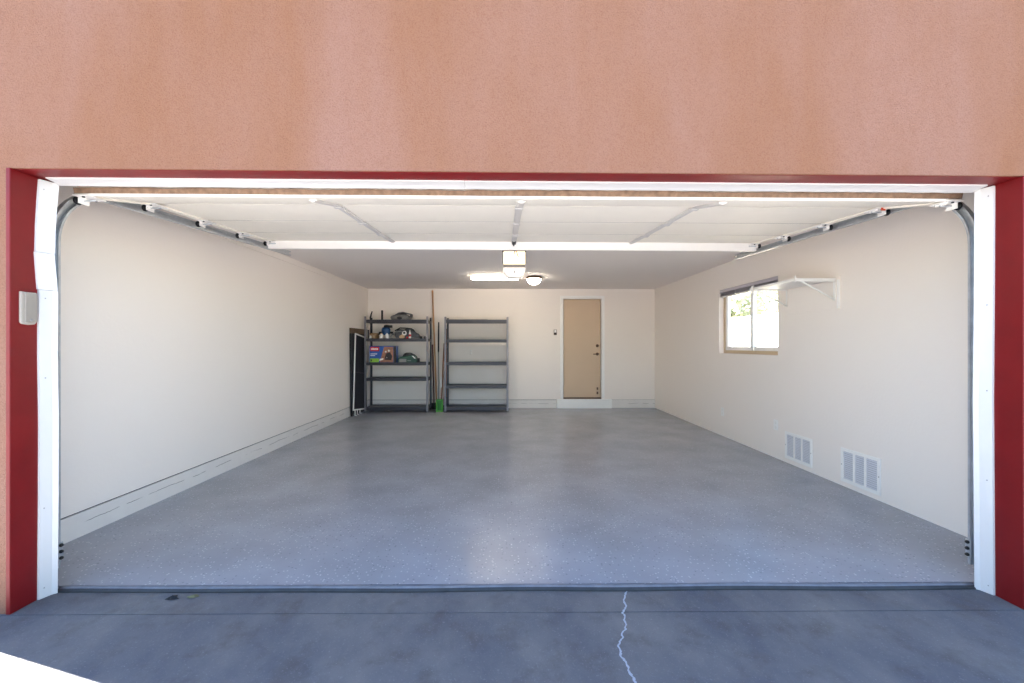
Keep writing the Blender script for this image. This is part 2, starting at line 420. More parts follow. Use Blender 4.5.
# ---- entry door in the back wall
d = bpy.data.objects.new('door_1', None); COL.objects.link(d); d.location = (DX0, YB, DZ0); d['_o'] = (DX0, YB, DZ0); d['kind'] = 'structure'
MB().box(DX0 + .012, DX1 - .012, YB + .03, YB + .07, DZ0 + .018, DZ1 - .008).build('door_slab', 'doorpaint', d, .003)
fr = MB()
fr.box(DX0 - .062, DX0, YB - .018, YB + .1, DZ0 - .01, DZ1 + .062).box(DX1, DX1 + .062, YB - .018, YB + .1, DZ0 - .01, DZ1 + .062).box(DX0, DX1, YB - .018, YB + .1, DZ1, DZ1 + .062)
fr.build('door_frame', 'trimw', d, .004)
MB().box(DX0, DX1, YB - .0, YB + .1, DZ0 - .01, DZ0 + .016).build('threshold', 'bronze', d)
MB().box(DX0 - .0, DX1 + .0, YB + .072, YB + .12, DZ0, DZ1).build('light_leak_blocker', 'doorpaint', d)  # unseen sheet behind the slab, added to block light leaking around the door
hd = MB().lathe([(.0, -.012), (.03, -.012), (.032, 0), (.032, .006)], (DX1 - .075, YB + .03, 1.105), 16, 0, 'y')
hd.tube([(DX1 - .075, YB + .03, 1.105), (DX1 - .075, YB - .03, 1.105), (DX1 - .17, YB - .03, 1.103)], .009)
hd.build('door_handle', 'bronze', d)
MB().lathe([(.0, -.022), (.018, -.022), (.03, -.012), (.032, 0), (.032, .006)], (DX1 - .075, YB + .03, 1.275), 16, 0, 'y').build('deadbolt', 'bronze', d)
for z in (0.28, 0.37):
    MB().box(DX1 - .09, DX1 - .06, YB + .012, YB + .03, z, z + .05).lathe([(.008, -.03), (.008, 0)], (DX1 - .075, YB + .03, z + .02), 8, 0, 'y').build('kick_latch', 'bronze', d)

# ---- window in the right wall
w = bpy.data.objects.new('window_1', None); COL.objects.link(w); w.location = (XR + .07, (WY0 + WY1) / 2, WZ0); w['_o'] = tuple(w.location); w['kind'] = 'structure'
xa, xb = XR + .065, XR + .125
f = MB()
f.box(xa, xb, WY0, WY1, WZ0 + .0, WZ0 + .045).box(xa, xb, WY0, WY1, WZ1 - .045, WZ1).box(xa, xb, WY0, WY0 + .05, WZ0 + .045, WZ1 - .045).box(xa, xb, WY1 - .05, WY1, WZ0 + .045, WZ1 - .045)
f.build('window_frame', 'frame', w, .003)
ym = 5.36
def sash(y0, y1, x0, nm, mt):
    z0, z1 = WZ0 + .045, WZ1 - .045; t = .052
    mb = MB().box(x0, x0 + .025, y0, y1, z0, z0 + t).box(x0, x0 + .025, y0, y1, z1 - t, z1).box(x0, x0 + .025, y0, y0 + t, z0 + t, z1 - t).box(x0, x0 + .025, y1 - t, y1, z0 + t, z1 - t)
    s_ = mb.build(nm, mt, w, .003)
    MB().box(x0 + .010, x0 + .016, y0 + t, y1 - t, z0 + t, z1 - t).build('glass_pane', 'glass', s_)
    return s_
sash(ym - .03, WY1 - .05, xa + .004, 'sash', 'trimw')
sash(WY0 + .05, ym + .03, xa + .032, 'sash', 'trimw')
MB().box(xa + .018, xa + .031, WY0 + .055, WY0 + .085, 1.30, 1.36).build('sash_latch', 'grey', w)

# ------------------------------------------------------------------ raised sectional garage door
def yz(p): return Vector((0, p[0], p[1]))
DL, DR = -2.37, 2.578
P = [(2.36, 2.112), (2.83, 2.228), (3.32, 2.262), (3.81, 2.297), (4.30, 2.337)]
gd = thing('garage_door', 'raised cream sectional garage door lying flat under the ceiling', 'garage door', (0.115, 3.3, 2.1))
def frame2(a, b):
    t = (yz(b) - yz(a)); Ln = t.length; t.normalize(); n = Vector((0, -t.z, t.y)); return yz(a), t, n, Ln
stx = [(-1.135, -1.09), (.083, .132), (1.275, 1.32)]
for i in range(4):
    a, t, n, Ln = frame2(P[i], P[i + 1])
    X = Matrix(((1, t.x, n.x, a.x), (0, t.y, n.y, a.y), (0, t.z, n.z, a.z), (0, 0, 0, 1)))
    g0, g1 = (.0 if i == 0 else .006), Ln - (.006 if i < 3 else 0)
    mb = MB()
    mb.box(DL, DR, g0, g1, .0, .05, 0, X)
    s_ = mb.build('door_section', 'panel', gd)
    for k, (x0, x1) in enumerate(stx):
        gs = g0 + (.11 if i == 0 else .036)
        MB().box(x0, x1, gs, g1 - .036, -.010, -.0005, 0, X).box(x0 + .012, x1 - .012, gs, g1 - .036, -.016, -.0102, 0, X).build('stile', 'galvd', s_)
    for x0, x1 in ((DL, DL + .05), (DR - .05, DR)):
        MB().box(x0, x1, g0 + .036, g1 - .036, -.010, -.0005, 0, X).build('end_stile', 'panel', s_)
    if i == 0:
        MB().box(DL, DR, -.014, -.0005, -.002, .013, 0, X).build('bottom_rail', 'panelw', s_, .002)
        sl = MB()
        N = 60; xs = [DL + (DR - DL) * k / N for k in range(N + 1)]; r2 = random.Random(5)
        V = []
        for x in xs:
            w_ = .0135; h_ = .042 + r2.uniform(-.004, .004)
            V += [(x, -.018, w_), (x, -.0006, w_), (x, -.0006, h_), (x, -.018, h_)]
        F = [(0, 1, 2, 3), tuple(4 * N + j for j in (3, 2, 1, 0))]
        for k in range(N):
            for j in range(4): F.append((4 * k + j, 4 * k + (j + 1) % 4, 4 * k + 4 + (j + 1) % 4, 4 * k + 4 + j))
        sl.add(V, F, 0, False, X).build('weather_seal', 'seal', s_)
    if i < 3:
        MB().box(DL + .01, DR - .01, g1 + .0005, g1 + .0115, .0012, .045, 0, X).build('joint_gasket', 'gasket', s_)
    if i == 3:
        # white horizontal strut along the far edge
        st = MB().box(DL, DR, Ln - .050, Ln - .042, -.078, -.0003, 0, X).box(DL, DR, Ln - .042, Ln - .0, -.078, -.070, 0, X)
        st.build('strut', 'panelw', gd)
# hinges at the joints, end brackets with rollers
RO = [(2.385, 2.124), (2.83, 2.228), (3.32, 2.262), (3.81, 2.297), (4.25, 2.333)]
for j, (y, z) in enumerate(RO):
    for sgn, xe in ((-1, DL), (1, DR)):
        x0, x1 = sorted((xe - sgn * .085, xe + sgn * .002))
        zt = z - .012
        h = MB().box(x0, x1, y - .055, y + .055, zt - .006, zt)
        xm0, xm1 = sorted((xe - sgn * .012, xe - sgn * .004)); h.box(xm0, xm1, y - .03, y + .03, zt - .04, zt)
        h.box(x0 + .01, x0 + .025, y - .03, y + .03, zt - .018, zt - .005)
        ho = h.build('roller_hinge', 'panelw', gd, .002)
        for dy in (-.035, .035):
            MB().lathe([(.007, -.006), (.007, 0)], ((x0 + x1) / 2, y + dy, zt - .006), 6).build('bolt', 'darkm', ho)
        if sgn > 0 and j == 1:
            MB().box(x0 + .02, x0 + .05, y - .058, y - .056, zt - .024, zt - .004).build('warning_tag', 'tagr', ho)
        r = MB(); zc = z - .03
        cx0, cx1 = sorted((xe + sgn * .018, xe + sgn * .034))
        r.lathe([(.0, cx0), (.02, cx0), (.023, cx0 + .004), (.023, cx1 - .004), (.02, cx1), (.0, cx1)], (0, y, zc), 14, 0, 'x')
        sx0, sx1 = sorted((xe - sgn * .08, xe + sgn * .018)); r.lathe([(.005, sx0), (.005, sx1)], (0, y, zc), 8, 1, 'x')
        r.build('roller', ['darkm', 'galv'], gd)
for j in (1, 2, 3):
    y, z = P[j]
    for x0, x1 in stx:
        MB().box(x0 - .004, x1 + .004, y - .035, y + .035, z - .017, z - .013).lathe([(.006, x0), (.006, x1)], (0, y, z - .016), 8, 0, 'x').build('hinge', 'galvd', gd)
MB().box(.088, .128, 4.14, 4.24, 2.303, 2.312).box(.100, .114, 4.20, 4.235, 2.285, 2.303).build('operator_bracket', 'darkm', gd)

gd.rotation_euler = (0, .0035, 0)   # the door hangs a touch lower on the right
# ---- tracks
def track(sgn, xc, x_end, z_end, y_end, label):
    # xc: centre of the channel
    t = thing('garage_door_track', label, 'garage door track', (xc, 2.36, 0.0), 'galvanised tracks of the raised garage door')
    k = -sgn    # open side faces the door
    W, D = .026, .050
    e = .0035
    prof = [(-sgn * W / 2, -D / 2), (sgn * W / 2, -D / 2), (sgn * W / 2, D / 2), (-sgn * W / 2, D / 2),
            (-sgn * W / 2, D / 2 - .012), (-sgn * W / 2 + sgn * e, D / 2 - .012), (-sgn * W / 2 + sgn * e, D / 2 - e), (sgn * W / 2 - sgn * e, D / 2 - e),
            (sgn * W / 2 - sgn * e, -D / 2 + e), (-sgn * W / 2 + sgn * e, -D / 2 + e), (-sgn * W / 2 + sgn * e, -D / 2 + .012), (-sgn * W / 2, -D / 2 + .012)]
    y0 = 2.318; R = .34; zc = 1.86
    MB().sweep(prof, [(xc, y0, .06 + k_ * (zc - .06) / 4) for k_ in range(5)]).build('vertical_rail', 'galv', t)
    cur = [(xc, y0 + R - R * math.cos(q), zc + R * math.sin(q)) for q in [math.radians(86 * k_ / 12) for k_ in range(13)]]
    MB().sweep(prof, cur).build('curved_rail', 'galv', t)
    ys, zs = cur[-1][1], cur[-1][2]
    MB().sweep(prof, [(xc, ys, zs), ((xc + x_end) / 2, (ys + y_end) / 2, (zs + z_end) / 2), (x_end, y_end, z_end)]).build('horizontal_rail', 'galv', t)
    # splice plate where rail and curve meet
    MB().box(min(xc + sgn * W / 2, xc + sgn * (W / 2 + .004)), max(xc + sgn * W / 2, xc + sgn * (W / 2 + .004)), y0 - .03, y0 + .03, zc - .06, zc + .04).box(xc - .015, xc + .015, y0 - .029, y0 - .026, zc - .012, zc + .006).build('splice_plate', 'galv', t)
    # jamb brackets
    for z in (.28, .95, 1.6):
        x0, x1 = sorted((xc + sgn * .013, xc + sgn * .017))
        x2, x3 = sorted((xc + sgn * .013, xc + sgn * .075))
        MB().box(x0, x1, 2.253, y0 + .02, z - .03, z + .03).box(x2, x3, 2.251, 2.255, z - .03, z + .03).build('jamb_bracket', 'galv', t)
    # safety sensor with its bolts at the foot
    b0, b1 = sorted((xc - sgn * .0135, xc - sgn * .017))
    s_ = MB().box(b0, b1, y0 + .005, y0 + .035, .10, .20)
    so = s_.build('sensor_bracket', 'galv', t, .002)
    for z in (.115, .15, .185):
        MB().lathe([(.0, 0), (.012, 0), (.013, .006), (.009, .014), (0, .016)][::1] if False else [(.009, 0), (.010, -sgn * .006), (.006, -sgn * .014), (0, -sgn * .016)], (b0 if sgn > 0 else b1, y0 + .02, z), 10, 0, 'x').build('bolt', 'black', so)
    # hanger to the ceiling at the far end
    MB().box(x_end - .014, x_end + .014, y_end - .16, y_end - .13, z_end + .02, CE).box(min(x_end + sgn * .0135, x_end + sgn * .0165), max(x_end + sgn * .0135, x_end + sgn * .0165), y_end - .16, y_end - .13, z_end - .02, z_end + .03).build('hanger', 'galv', t)
track(-1, -2.460, -2.41, 2.325, 4.77, 'galvanised garage door track along the left wall')
track(1, 2.628, 2.628, 2.280, 4.72, 'galvanised garage door track along the right wall with window')

# ---- opener
ox, oy = .125, 4.62
op = thing('garage_door_opener', 'white garage door opener hanging from ceiling with glowing lamp lens', 'garage door opener', (ox, oy, 2.04))
MB().box(ox - .118, ox + .118, oy + .075, oy + .34, 2.175, 2.33).build('housing', 'housing', op, .012)
MB().box(ox - .120, ox + .120, oy - .0, oy + .075, 2.172, 2.322).build('lamp_lens', 'bulb', op, .01)
MB().box(ox - .119, ox + .119, oy - .006, oy + .3, 2.143, 2.178).build('seam_band', 'taupe', op, .004)
lo = MB()
V = []
for z, hw, y0, y1 in ((2.148, .124, oy - .004, oy + .29), (2.125, .122, oy - .002, oy + .28), (2.08, .098, oy + .015, oy + .24), (2.045, .072, oy + .03, oy + .2)):
    V += [(ox - hw, y0, z), (ox + hw, y0, z), (ox + hw, y1, z), (ox - hw, y1, z)]
F = [(0, 1, 2, 3), (15, 14, 13, 12)] + [(4 * i + j, 4 * i + (j + 1) % 4, 4 * i + 4 + (j + 1) % 4, 4 * i + 4 + j) for i in range(3) for j in range(4)]
lo.add(V, F).build('light_cover', 'lens', op, .012, 3)
MB().box(ox - .004, ox + .004, oy - .002, oy + .01, 2.085, 2.108).build('cover_latch', 'darkm', op)
for x in (ox - .127, ox + .123):
    MB().box(x - .002, x + .006, oy + .05, oy + .08, 2.20, CE).box(x - .006, x + .008, oy + .045, oy + .085, 2.325, 2.345).build('hanger_strap', 'darkm', op)
MB().box(ox - .13, ox + .13, oy + .05, oy + .075, 2.335, 2.352).build('cross_angle', 'bronze', op)
wr_ = MB().tube([(ox - .09, oy + .01, 2.345), (ox - .05, oy - .005, 2.336), (ox, oy + .0, 2.345), (ox + .02, oy - .012, 2.33), (ox + .03, oy - .014, 2.29), (ox + .045, oy - .012, 2.25)], .005, 6)
wr_.tube([(ox + .03, oy + .01, 2.35), (ox + .07, oy, 2.335), (ox + .1, oy + .02, 2.35)], .005, 6).build('wire', 'wire', op)
MB().box(ox - .018, ox + .018, 2.30, oy + .2, 2.385, 2.42).build('rail', 'galv', op)
MB().box(ox - .03, ox + .03, 4.30, 4.42, 2.36, 2.384).build('trolley', 'darkm', op, .004)
MB().tube([(ox - .02, 4.36, 2.37), (ox - .022, 4.25, 2.325)], .01, 8).tube([(ox + .0, 4.42, 2.39), (ox + .0, 4.42, 2.25), (ox + .0, 4.42, 2.24)], .006, 8).build('pull_arm', 'darkm', op)

# ---- ceiling lights
fl = thing('fluorescent_light', 'lit fluorescent strip light on ceiling behind the garage door opener', 'ceiling light', (-.14, 7.0, CE))
MB().prism([(6.982, CE), (6.984, CE - .022), (7.016, CE - .022), (7.018, CE)], -.53, .26, 'x').build('fixture_body', 'housing', fl)
MB().lathe([(.0, -.52), (.016, -.52), (.018, -.50), (.018, .23), (.016, .25), (0, .25)], (0, 7.0, CE - .042), 12, 0, 'x').build('tube', 'tube', fl)
for x in (-.535, .258):
    MB().box(x - .008, x + .008, 6.982, 7.018, CE - .062, CE).build('socket', 'housing', fl, .003)
dl = thing('dome_light', 'round lit dome ceiling light with brown metal rim', 'ceiling light', (.52, 7.04, CE))
MB().lathe([(.0, CE), (.11, CE), (.135, CE - .012), (.14, CE - .035), (.125, CE - .042), (.0, CE - .042)], (.52, 7.04, 0), 32).build('rim', 'bronze', dl)
MB().lathe([(.118, CE - .042), (.116, CE - .06), (.098, CE - .095), (.065, CE - .122), (.028, CE - .136), (0, CE - .138)], (.52, 7.04, 0), 32).build('glass_dome', 'dome', dl)
MB().lathe([(.0, CE - .150), (.008, CE - .149), (.01, CE - .141), (.004, CE - .137), (0, CE - .136)], (.52, 7.04, 0), 12).build('finial', 'bronze', dl)

# ------------------------------------------------------------------ shelving units
def shelving(x0, x1, y0, y1, zs, top, label, tops):
    s = thing('shelving_unit', label, 'shelving unit', ((x0 + x1) / 2, (y0 + y1) / 2, 0), 'metal shelving units against the back wall')
    for sx, xx in ((1, x0), (-1, x1)):
        for sy, yy in ((1, y0), (-1, y1)):
            poly = [(xx, yy), (xx + sx * .036, yy), (xx + sx * .036, yy + sy * .003), (xx + sx * .003, yy + sy * .003), (xx + sx * .003, yy + sy * .036), (xx, yy + sy * .036)]
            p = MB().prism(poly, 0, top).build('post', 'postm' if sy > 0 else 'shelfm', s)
            MB().box(min(xx - sx * .002, xx + sx * .04), max(xx - sx * .002, xx + sx * .04), min(yy - sy * .002, yy + sy * .04), max(yy - sy * .002, yy + sy * .04), 0, .014).build('foot_cap', 'black', p)
    for z in zs:
        d_ = MB().box(x0 + .006, x1 - .006, y0 + .006, y1 - .006, z - .012, z).build('shelf', 'deck', s)
        for yy in (y0, y1):
            a, b_ = (yy + .0035, yy + .016) if yy == y0 else (yy - .016, yy - .0035)
            MB().box(x0 + .0036, x1 - .0036, a, b_, z - .045, z - .0125).box(x0 + .0036, x1 - .0036, a if yy == y0 else b_ - .003, a + .003 if yy == y0 else b_, z - .0125, z + .012).build('beam', 'shelfm', d_)
        for xx in (x0, x1):
            a, b_ = (xx + .0035, xx + .016) if xx == x0 else (xx - .016, xx - .0035)
            MB().box(a, b_, y0 + .017, y1 - .017, z - .045, z - .0125).build('side_beam', 'shelfm', d_)
    return s
LS = (-2.655, -1.435, 8.06, 8.45)
shelving(*LS, [.085, .645, .945, 1.405, 1.765], 1.837, 'dark grey metal shelving unit holding tools and a printed carton', None)
RS = (-1.125, .105, 8.06, 8.45)
shelving(*RS, [.085, .50, .945, 1.385, 1.765], 1.83, 'empty grey metal shelving unit standing nearer the beige door', None)
o = MB().box(-1.09, -.30, 8.09, 8.40, 1.7655, 1.785).build('board', 'deck', bev=.003)
tag(o, 'thin dark board lying on top of the emptier right shelving unit', 'board')

# ---- things on the left unit
T = 1.7655
o = MB().tube([(-2.575, 8.2, T + .008), (-2.582, 8.2, T + .06), (-2.567, 8.2, T + .12), (-2.548, 8.2, T + .18)], [.018, .017, .014, .011], 10).lathe([(.03, 0), (.03, .01), (.015, .02)], (-2.575, 8.2, T), 12).build('rod', 'black')
tag(o, 'curved black upright rod at the left end of the top shelf', 'rod'); move_to(o, (-2.575, 8.2, T))
o = MB().box(-2.372, -2.338, 8.185, 8.215, T, T + .20).box(-2.385, -2.325, 8.17, 8.23, T, T + .012).build('rod', 'black', bev=.004)
tag(o, 'straight black upright bar beside the white tray on top shelf', 'rod'); move_to(o, (-2.355, 8.2, T))
tr = MB().box(-2.44, -2.19, 8.24, 8.4, T, T + .02).box(-2.44, -2.19, 8.24, 8.246, T + .02, T + .035).box(-2.44, -2.19, 8.394, 8.4, T + .02, T + .035).box(-2.44, -2.434, 8.24, 8.4, T + .02, T + .035).box(-2.196, -2.19, 8.24, 8.4, T + .02, T + .035)
# bring it forward so it shows in front of the bar
o = tr.build('tray', 'trimw'); tag(o, 'shallow white tray lying on the top shelf', 'tray'); move_to(o, (-2.27, 8.32, T))
def bagfn(p):
    q = p.copy()
    q.z = max(q.z, -.55)
    f = .12 * math.sin(5 * q.x + 2 * q.y) + .08 * math.sin(11 * q.x - 3 * q.z) + .06 * math.sin(13 * q.y + 7 * q.x)
    if q.z > -.5: q.z += f * .8; q.x *= (1 + .2 * f)
    if q.z > 0: q.z *= 1 - .35 * abs(q.x)
    q.z = max(q.z, -.55)
    return q
b = thing('cloth_bag', 'crumpled grey cloth bag lying on the top shelf', 'bag', (-1.97, 8.22, T))
MB().lump((-1.985, 8.22, T + .052), (.205, .13, .094), bagfn).build('bag_body', 'cloth', b)
MB().prism([(-2.12, T + .085), (-2.02, T + .15), (-1.93, T + .165), (-1.77, T + .125), (-1.785, T + .06), (-1.80, T + .055), (-1.79, T + .11), (-1.93, T + .145), (-2.02, T + .13), (-2.10, T + .075)], 8.10, 8.30, 'y').build('bag_flap', 'clothd', b, .008)
MB().lump((-1.99, 8.105, T + .045), (.06, .02, .03), None, 0, 3).build('bag_opening', 'black', b)

T = 1.4055
# cardboard box, left end
b = thing('cardboard_box', 'small brown cardboard box on second shelf beside the blue tool', 'box', (-2.50, 8.24, T))
MB().box(-2.585, -2.45, 8.18, 8.32, T, T + .115).build('carton', 'card', b, .003)
MB().prism([(8.18, T + .115), (8.13, T + .10), (8.131, T + .097), (8.181, T + .112)], -2.584, -2.451, 'x').build('flap', 'card', b)
o = MB().lathe([(0, 0), (.022, 0), (.022, .05), (.012, .058), (.012, .07), (0, .07)], (-2.555, 8.115, T), 14).build('jar', 'whitep'); tag(o, 'tiny white jar in front of the small cardboard box', 'jar'); move_to(o, (-2.555, 8.115, T))
o = MB().lathe([(0, 0), (.024, 0), (.024, .05), (.026, .05), (.026, .066), (0, .066)], (-2.49, 8.115, T), 14).build('jar', 'tan'); tag(o, 'tiny tan jar in front of the small cardboard box', 'jar'); move_to(o, (-2.49, 8.115, T))
o = MB().box(-2.652 + .045, -2.605 + .01, 8.1, 8.16, T, T + .15).lathe([(.02, T + .15), (.016, T + .175), (0, T + .175)], (-2.601, 8.13, 0), 10).build('canister', 'black', bev=.006)
tag(o, 'small black canister at the left end of the second shelf', 'canister'); move_to(o, (-2.60, 8.13, T))
# blue router
b = thing('router', 'blue and black power router standing on the second shelf', 'power tool', (-2.29, 8.24, T))
MB().lathe([(0, T), (.085, T), (.085, T + .012), (0, T + .012)], (-2.29, 8.24, 0), 20).build('base_plate', 'black', b)
for dx in (-.06, .06):
    MB().tube([(-2.29 + dx, 8.24, T + .012), (-2.29 + dx, 8.24, T + .13)], .009, 8).build('guide_rod', 'galv', b)
MB().lathe([(.0, T + .075), (.055, T + .075), (.075, T + .10), (.085, T + .13), (.085, T + .19), (.07, T + .225), (0, T + .225)], (-2.29, 8.24, 0), 24).build('motor_body', 'blue', b)
MB().lathe([(.06, T + .225), (.055, T + .255), (.045, T + .275), (0, T + .28)], (-2.275, 8.24, 0), 20).box(-2.27, -2.17, 8.215, 8.265, T + .22, T + .272).build('motor_cap', 'black', b, .004)
for sgn in (-1, 1):
    MB().tube([(-2.29 + sgn * .07, 8.24, T + .13), (-2.29 + sgn * .125, 8.24, T + .125), (-2.29 + sgn * .135, 8.24, T + .08)], [.02, .024, .02], 10).build('side_grip', 'black', b)
for i, (x, lab) in enumerate(((-2.345, 'white plastic bottle in front of blue tool, nearer the cardboard box'), (-2.235, 'white plastic bottle in front of blue tool, nearer the grey bag'))):
    bt = thing('bottle', lab, 'bottle', (x, 8.12, T), 'white bottles on the second shelf')
    dz = .0 if i == 0 else -.0
    MB().lathe([(0, T), (.034, T), (.036, T + .01), (.036, T + .075), (.03, T + .09), (.018, T + .096), (0, T + .096)], (x, 8.12, 0), 18).build('bottle_body', 'whitep', bt)
    MB().lathe([(.017, T + .096), (.017, T + .112), (0, T + .112)], (x, 8.12, 0), 14).build('cap', 'whitep' if i else 'tan', bt)
# grey tool bag
def bag2(p):
    q = p.copy(); q.z = max(q.z, -.5)
    f = .10 * math.sin(6 * q.x + 3 * q.y) + .07 * math.sin(12 * q.x - 4 * q.z) + .05 * math.sin(15 * q.y + 9 * q.x)
    if q.z > -.45: q.z += f; q.x *= 1 + .12 * f
    if q.x > .2: q.z -= (q.x - .2) * .45 * (q.z + .5)
    q.z = max(q.z, -.5)
    return q
b = thing('tool_bag', 'slumped grey tool bag on second shelf behind tape and bottle', 'bag', (-1.9, 8.27, T))
MB().lump((-1.875, 8.29, T + .073), (.255, .115, .135), bag2, 0, 4).build('bag_body', 'clothd', b)
MB().tube([(-2.1, 8.19, T + .16), (-2.0, 8.17, T + .215), (-1.88, 8.17, T + .21), (-1.78, 8.18, T + .20), (-1.72, 8.2, T + .15)], .012, 8).build('bag_handle', 'black', b)
b = MB().tube([(-2.155, 8.11, T + .008), (-2.16, 8.11, T + .05), (-2.12, 8.11, T + .10), (-2.06, 8.11, T + .135), (-1.99, 8.115, T + .15), (-1.93, 8.12, T + .15)], .009, 8)
b.tube([(-2.155, 8.10, T + .0095), (-2.08, 8.09, T + .0095), (-1.98, 8.095, T + .0095)], .009, 8)
o = b.build('hose', 'grey'); tag(o, 'curved grey hose draped over the tool bag', 'hose'); move_to(o, (-2.1, 8.11, T))
tp = thing('tape_roll', 'white tape roll leaning on the grey tool bag', 'tape', (-1.915, 8.125, T + .0))
ang = Matrix.Translation((-1.905, 8.128, T + .115)) @ Matrix.Rotation(math.radians(-14), 4, 'X')
MB().lathe([(.022, -.012), (.045, -.012), (.045, .012), (.022, .012), (.022, -.012)], (0, 0, 0), 20, 0, 'y', xf=ang).build('roll', 'whitep', tp)
MB().lathe([(.018, -.013), (.0219, -.013), (.0219, .013), (.018, .013), (.018, -.013)], (0, 0, 0), 20, 0, 'y', xf=ang).build('core', 'blackp', tp)
def tanfn(p):
    q = p.copy(); q.z = max(q.z + .2 * math.sin(3 * q.x), -.95); return q
o = MB().lump((-1.955, 8.145, T + .045), (.055, .025, .045), tanfn, 0, 3).build('rag', 'tan'); tag(o, 'tan rag bunched in front of the grey tool bag', 'rag'); move_to(o, (-1.955, 8.145, T))
bt = thing('spray_bottle', 'slim white bottle with a red label on second shelf', 'bottle', (-1.795, 8.115, T))
MB().lathe([(0, T), (.021, T), (.022, T + .008), (.022, T + .11), (.014, T + .135), (.009, T + .14), (.009, T + .165), (0, T + .165)], (-1.795, 8.115, 0), 16).build('bottle_body', 'whitep', bt)
MB().lathe([(.0224, T + .05), (.0226, T + .05), (.0226, T + .09), (.0224, T + .09)], (-1.795, 8.115, 0), 16).build('label_band', 'redp', bt)
MB().lathe([(.012, T + .165), (.012, T + .18), (0, T + .183)], (-1.795, 8.115, 0), 12).build('cap', 'grey', bt)
o = MB().lathe([(0, 0), (.02, 0), (.02, .045), (0, .045)], (-1.845, 8.105, T), 14).build('can', 'redp'); tag(o, 'small red can left of the slim white bottle', 'can'); move_to(o, (-1.845, 8.105, T))
o = MB().lathe([(0, 0), (.02, 0), (.024, .02), (.018, .05), (0, .055)], (-1.58, 8.12, T), 14).build('knob', 'black'); tag(o, 'small round black knob left of the shelf post on second shelf', 'knob'); move_to(o, (-1.58, 8.12, T))
o = MB().box(-1.53, -1.485, 8.1, 8.15, T, T + .04).lathe([(.015, .04), (.012, .055), (0, .056)], (-1.507, 8.125, T), 10).build('block', 'black', bev=.005); tag(o, 'small black block against right post on the second shelf', 'block'); move_to(o, (-1.507, 8.125, T))
o = MB().tube([(-1.74, 8.14, T + .012), (-1.66, 8.13, T + .012), (-1.62, 8.16, T + .012)], .011, 8).box(-1.77, -1.73, 8.125, 8.155, T, T + .03).build('wrench', 'grey'); tag(o, 'short grey metal tool lying right of the slim white bottle', 'hand tool'); move_to(o, (-1.69, 8.14, T))

T = .9455
b = thing('tool_box_carton', 'printed red and blue power tool carton on the middle shelf', 'box', (-2.30, 8.2, T))
x0, x1, yf, H = -2.575, -2.06, 8.115, .325
MB().box(x0, x1, yf, yf + .17, T, T + H).build('carton', 'bluep', b, .002)
g = yf - .0012
MB().box(x0 + .02, x0 + .19, g, yf, T + .225, T + .31).build('red_panel', 'redp', b)
for k, (a, c_) in enumerate(((.035, .055), (.06, .085), (.09, .11), (.115, .135), (.14, .165))):
    MB().box(x0 + a, x0 + c_, g - .001, g, T + .252, T + (.285 if k % 2 else .28)).build('lettering', 'whitep', b)
MB().box(x0 + .02, x0 + .15, g, yf, T + .165, T + .18).build('print_line', 'whitep', b); MB().box(x0 + .02, x0 + .11, g, yf, T + .135, T + .148).build('print_line', 'whitep', b)
MB().box(x0 + .01, x0 + .185, g, yf, T + .012, T + .085).build('lime_panel', 'limep', b)
MB().box(x0 + .025, x0 + .05, g - .001, g, T + .03, T + .065).build('print_mark', 'blackp', b)
MB().prism([(x0 + .20, T + .012), (x0 + .46, T + .012), (x0 + .46, T + .31), (x0 + .285, T + .31), (x0 + .25, T + .2)], g, yf, 'y').build('picture_panel', 'brownp', b)
MB().prism([(x0 + .29, T + .06), (x0 + .42, T + .05), (x0 + .44, T + .13), (x0 + .40, T + .20), (x0 + .33, T + .19), (x0 + .30, T + .12)], g - .001, g, 'y').build('pictured_tool', 'blackp', b)
for a, z, r in ((.315, .215, .018), (.375, .235, .022), (.335, .10, .012)):
    MB().lathe([(0, -.0022), (r, -.0022), (r, -.0012)], (x0 + a, yf, T + z), 14, 0, 'y').build('picture_highlight', 'whitep', b)
MB().prism([(x0 + .19, T + .04), (x0 + .26, T + .06), (x0 + .27, T + .09), (x0 + .2, T + .08)], g - .0015, g, 'y').build('picture_highlight', 'whitep', b)
MB().box(x0 + .465, x1, g, yf, T + .0, T + H - .002).build('edge_panel', 'blackp', b)
# green tool
b = thing('power_tool', 'dark green and black corded tool beside the printed carton', 'power tool', (-1.86, 8.2, T))
MB().prism([(-2.03, T), (-1.665, T), (-1.655, T + .06), (-1.70, T + .135), (-1.76, T + .15), (-1.98, T + .115), (-2.03, T + .09)], 8.12, 8.28, 'y').build('casing', 'tgreen', b, .012)
MB().prism([(-1.95, T + .118), (-1.92, T + .17), (-1.74, T + .165), (-1.70, T + .135), (-1.76, T + .148)], 8.14, 8.26, 'y').tube([(-1.92, 8.2, T + .165), (-1.88, 8.2, T + .185), (-1.8, 8.2, T + .185), (-1.75, 8.2, T + .16)], .012, 8).build('grip', 'black', b, .004)
MB().box(-2.005, -1.865, 8.1185, 8.1199, T + .015, T + .075).build('name_plate', 'grey', b)
MB().box(-1.845, -1.775, 8.1185, 8.1199, T + .035, T + .05).build('plate_strip', 'grey', b)
MB().prism([(-1.765, T + .135), (-1.735, T + .14), (-1.685, T + .09), (-1.70, T + .075)], 8.1185, 8.1199, 'y').build('white_flash', 'whitep', b)
MB().box(-1.665, -1.63, 8.15, 8.25, T, T + .09).build('dust_port', 'black', b, .006)

